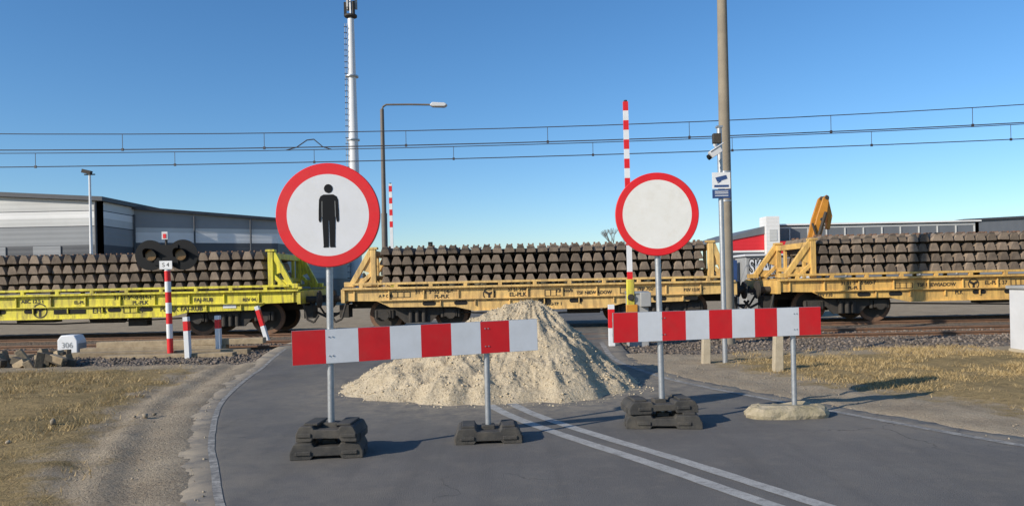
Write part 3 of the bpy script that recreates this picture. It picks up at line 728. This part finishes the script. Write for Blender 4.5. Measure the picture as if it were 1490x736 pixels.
T=top('kilometre_stone'); mb=MB(); kx=-9.72; mb.prism([(kx-.22,16.1,-.08),(kx+.22,16.1,-.08),(kx+.22,16.1,.34),(kx+.15,16.1,.46),(kx-.14,16.1,.46),(kx-.22,16.1,.36)],(0,.35,0),M_white); mb.done('stone',T,bevel=.02)
mb=MB(); mb.box((kx+.23,16.27,.1),(.012,.30,.36),M_bgrey); mb.done('side_plate',T)
text('stone_text','306',.17,(kx,16.093,.24),M_bgrey,T); text('stone_text','7',.15,(kx,16.093,.05),M_bgrey,T)
for x,y,h in ((3.97,11.1,.60),(3.23,12.4,.52)):
    mb=MB(); mb.box((x,y,h/2-.05),(.14,.13,h+.1),M_postc,Matrix.Rotation(.03,3,'Y'),taper=.9); mb.done('concrete_marker_post',bevel=.012,smooth=False)
T=top('trackside_cabinet'); mb=MB(); mb.box((9.05,12.8,.60),(.62,.4,1.05),M_plas); mb.box((9.05,12.8,1.15),(.7,.48,.06),M_bgrey); mb.box((9.05,12.8,.03),(.66,.44,.1),M_postc); mb.done('cabinet_body',T,bevel=.01)
mb=MB(); mb.box((9.05,12.597,.62),(.54,.012,.92),M_white); mb.cyl((8.86,12.585,.65),(8.86,12.57,.65),.02,M_dark); mb.done('door',T,bevel=.004)

T=top('old_timber_beams'); mb=MB()
for x0,x1,y,z in ((-9.3,-5.55,15.55,.06),(-9.3,-6.2,15.95,.12),(-9.0,-5.4,16.05,.24),(-13.5,-10.2,15.6,.03),(-8.4,-5.7,15.2,.02)):
    mb.beam((x0,y,z),(x1,y+random.uniform(-.15,.15),z+random.uniform(-.01,.03)),.22,.13,M_wood)
mb.done('beams',T,bevel=.012,smooth=False)
T=top('timber_stump_heap'); mb=MB()
for k in range(60):
    x=random.uniform(-12.2,-8.5); y=random.uniform(13.7,14.8); a=random.uniform(-.5,.5); l=random.uniform(.2,.6)
    R=Matrix.Rotation(a,3,'Z')@Matrix.Rotation(random.uniform(-.5,.5),3,'Y')
    if random.random()<.4: R=R@Matrix.Rotation(1.35,3,'Y')
    mb.box((x,y,random.uniform(.03,.16)),(l*.7,.14,.13),M_wdark if random.random()<.6 else M_wood,R)
mb.done('timbers',T,bevel=.01,smooth=False)

# ---------------------------------------------------------------- overhead line
T=top('overhead_catenary')
def quad(z0,z1,z2):
    b=(z2-z0)/24; c=(z0+z2-2*z1)/288
    def f(x):
        xx=max(-20,min(20,x)); return z1+b*xx+c*xx*xx
    return f
w1=quad(5.11,4.99,5.29);w2=quad(4.73,4.65,4.87);w3=quad(5.36,5.33,5.54);w4=quad(4.98,4.98,5.14)
mb=MB()
for f,y,r in ((w1,17.2,.010),(w2,17.2,.012),(w3,21.2,.011),(w4,21.2,.013)):
    xs=np.arange(-44,44.1,2.2); mb.tube([(x,y,f(x)) for x in xs],r,M_wire,n=6)
mb.done('wires',T)
mb=MB()
for x in np.arange(-18.9,26,3.3): mb.cyl((x,17.2,w1(x)),(x,17.2,w2(x)),.007,M_wire,n=5); mb.box((x,17.2,w2(x)),(.05,.03,.06),M_wire)
for x in np.arange(-17.6,26,4.0): mb.cyl((x,21.2,w3(x)),(x,21.2,w4(x)),.008,M_wire,n=5); mb.box((x,21.2,w4(x)),(.06,.03,.07),M_wire)
mb.tube([(-6.4,21.2,w3(-6.4)),(-6.1,21.2,w3(-6)+.08),(-5.8,21.2,w3(-6)+.28),(-5.6,21.2,w3(-5.6)+.3),(-5.35,21.2,w3(-5.4)+.08),(-5.1,21.2,w3(-5.1))],.016,M_wire,n=6)
mb.done('droppers',T)

# ---------------------------------------------------------------- buildings
def wall(mb,p0,p1,zt0,zt1,bands,m_top,th=.3):
    p0=Vector((p0[0],p0[1],0));p1=Vector((p1[0],p1[1],0)); z=0
    nrm=(p1-p0).normalized().cross(Vector((0,0,1)))*-th
    up=Vector((0,0,1))
    for zt,m in bands:
        mb.prism([p0+up*z,p1+up*z,p1+up*zt,p0+up*zt],nrm,m); z=zt
    mb.prism([p0+up*z,p1+up*z,p1+up*zt1,p0+up*zt0],nrm,m_top)
T=top('warehouse'); mb=MB()
BA=[(2.6,C_white),(2.9,C_light),(3.0,C_red),(3.3,C_white),(4.05,C_dark),(5.1,C_mid),(5.16,C_roof),(5.6,C_light),(6.0,C_white),(6.05,C_roof)]
wall(mb,(-62,43),(-23.86,43),9.0,6.55,BA,C_light)
wall(mb,(-23.86,43),(-23.86,75),6.55,6.55,BA,C_light)
mb.done('cladding_bands',T)
mb=MB(); mb.prism([(-62,42.7,9.0),(-23.6,42.7,6.55),(-23.6,42.7,6.8),(-62,42.7,9.28)],(0,33,0),C_roof); 
mb.done('roof',T)
mb=MB(); mb.cyl((-24.1,42.9,0),(-24.1,42.9,6.5),.07,C_roof); mb.box((-32,42.97,1.6),(4,.1,3.2),C_mid)
for x in (-27,-30.2,-36): mb.box((x,42.98,3.7),(1.6,.08,.6),C_mid)
mb.done('doors_and_downpipe',T)
T=top('warehouse'); mb=MB()
BB=[(2.0,C_dark),(3.7,C_mid),(4.35,C_dark),(5.0,C_white),(5.3,C_light)]
wall(mb,(-26.5,45.4),(-16.1,51),6.62,5.9,BB,C_mid)
wall(mb,(-16.1,51),(-16.1,75),5.9,5.9,BB,C_mid)
mb.done('cladding_bands',T)
mb=MB(); mb.prism([(-26.5,45.1,6.62),(-15.9,50.8,5.9),(-15.9,50.8,6.08),(-26.5,45.1,6.82)],(0,28,0),C_roof)
d=Vector((-16.1+26.5,51-45.4,0)).normalized()
for t in (3,6.5,10): 
    q=Vector((-26.5,45.4,0))+d*t+Vector((.1,-.18,0)); mb.cyl(q,q+Vector((0,0,6.1)),.06,C_roof,n=8)
mb.done('roof_and_downpipes',T)
T=top('floodlight_pole'); mb=MB(); mb.cyl((-19.9,35,0),(-19.9,35,6.9),.085,M_mastw,r1=.05); mb.box((-20.0,34.95,7.0),(.42,.2,.18),M_dark,Matrix.Rotation(.25,3,'Y')); mb.box((-19.9,35,6.88),(.5,.06,.05),M_dark); mb.done('pole_and_floodlight',T)

T=top('industrial_building'); mb=MB()
wall(mb,(21.3,60),(38,60),5.45,5.45,[(1.2,C_mid),(5.2,C_dk2)],C_light)
wall(mb,(38,60),(38,80),5.45,5.45,[(1.2,C_mid),(5.2,C_dk2)],C_light); mb.box((29.7,70,5.42),(17,20,.12),C_roof)
mb.done('walls',T)
mb=MB()
for k in range(11): mb.box((22.6+k*1.5,59.96,3.2),(.08,.1,3.9),C_light)
mb.box((29.6,59.9,5.5),(17,.2,.12),C_white); mb.done('mullions_and_parapet',T)
mb=MB(); mb.box((20.75,59.3,3.05),(1.05,1.6,6.1),C_white); mb.box((20.75,58.48,4.6),(.6,.03,.9),C_light); mb.done('stair_tower',T)
mb=MB(); wall(mb,(17.3,59),(20.2,59),4.25,4.75,[(3.3,C_dark),(3.45,C_white)],C_red); mb.prism([(17.3,58.9,4.25),(20.2,58.9,4.75),(20.2,58.9,5.35),(17.3,58.9,4.5)],(0,14,0),C_dk2)
wall(mb,(21.3,58.5),(23.6,58.5),4.1,4.1,[(3.0,C_white)],C_red); mb.box((18.6,58.9,2.0),(2.2,.1,1.8),C_dark); mb.done('red_annex',T)
T=top('industrial_building'); mb=MB(); wall(mb,(46,75),(70,75),6.5,7.2,[(3,C_mid)],C_dk2); mb.prism([(45.8,74.8,6.5),(70,74.8,7.2),(70,74.8,7.5),(45.8,74.8,6.7)],(0,20,0),C_roof); mb.done('walls_and_roof',T)

T=top('relay_hut'); mb=MB(); mb.box((8.95,26,1.05),(1.8,1.2,2.1),M_bgrey); mb.box((8.95,26,2.14),(1.95,1.35,.08),M_plas); mb.box((7.75,26.1,1.55),(.35,.3,.9),M_blue); mb.box((7.75,26.1,.5),(.1,.1,1.1),M_dark); mb.done('hut_walls',T,bevel=.02)
text('graffiti_outline','SKAR',.74,(8.64,25.393,1.70),M_black,T,offset=.05,sx=.55); text('graffiti_fill','SKAR',.74,(8.64,25.388,1.70),M_white,T,offset=.008,sx=.55)
text('graffiti_outline','NOE',.7,(8.7,25.393,1.05),M_black,T,offset=.05,sx=.7); text('graffiti_fill','NOE',.7,(8.7,25.388,1.05),M_white,T,offset=.008,sx=.7)

T=top('railway_signal'); mb=MB(); mb.cyl((-4.15,38,0),(-4.15,38,3.3),.05,M_galv); mb.box((-4.15,37.95,3.3),(.22,.15,.42),M_black); mb.cyl((-4.15,37.8,3.38),(-4.15,37.9,3.38),.07,M_dark); mb.cyl((-4.15,37.8,3.2),(-4.15,37.9,3.2),.07,M_dark); mb.done('mast_and_head',T)

M_tree=mat('distant_foliage',(.06,.055,.035),(.10,.085,.05),.8,1,island=.3)
P=[];S=[]
for k in range(3600):
    x=random.uniform(-170,230); hh=2.4+1.8*abs(fbm(x,0,.04,3))+.8*fbm(x,0,.3,5)
    P.append((x,random.uniform(165,185),random.uniform(0,max(.5,hh)))); S.append(random.uniform(.5,1.2))
stones('distant_trees',P,S,M_tree)
T=top('bare_tree'); mb=MB()
def br(p,d,l,r,k):
    q=p+d*l; mb.cyl(p,q,r,M_lampp,r1=r*.7,n=5)
    if k==0: return
    for _ in range(3 if k>1 else 4):
        nd=(d+Vector((random.gauss(0,.42),random.gauss(0,.42),random.uniform(0,.3)))).normalized(); br(q,nd,l*.72,r*.62,k-1)
br(Vector((8.6,62,0)),Vector((0,0,1)),2.0,.07,4); mb.done('trunk_and_branches',T)

# ---------------------------------------------------------------- light, sky, camera
az=Vector((-.827,-.562,0)).normalized(); el=math.radians(25.5)
ts=Vector((az.x*math.cos(el),az.y*math.cos(el),math.sin(el)))
sd=bpy.data.lights.new('sun','SUN'); sd.energy=5.0; sd.angle=math.radians(.5); sd.color=(1,.92,.79)
so=bpy.data.objects.new('sun',sd); COL.objects.link(so); so.rotation_euler=ts.to_track_quat('Z','Y').to_euler(); so.location=(-20,-20,20)
w=bpy.data.worlds.new('World'); scene.world=w; w.use_nodes=True; nt=w.node_tree
bg=nt.nodes['Background']; sk=nt.nodes.new('ShaderNodeTexSky'); sk.sky_type='NISHITA'; sk.sun_disc=False
sk.sun_elevation=el; sk.sun_rotation=math.atan2(ts.x,ts.y)%(2*math.pi); sk.air_density=1.0; sk.dust_density=.3; sk.ozone_density=5; sk.altitude=50
hs=nt.nodes.new('ShaderNodeHueSaturation'); hs.inputs['Saturation'].default_value=1.14
nt.links.new(sk.outputs[0],hs.inputs['Color']); nt.links.new(hs.outputs[0],bg.inputs[0]); bg.inputs[1].default_value=.148
cd=bpy.data.cameras.new('camera'); co=bpy.data.objects.new('camera',cd); COL.objects.link(co); scene.camera=co
cd.sensor_width=36; cd.lens=1075/1490*36; cd.shift_y=40/1490; cd.clip_end=5000; cd.clip_start=.05
co.matrix_world=Matrix.Translation((0,0,1.45))@Matrix.Rotation(math.radians(90),4,'X')@Matrix.Rotation(math.radians(-1.2),4,'Z')
scene.view_settings.view_transform='Standard'; scene.view_settings.look='None'; scene.view_settings.exposure=0
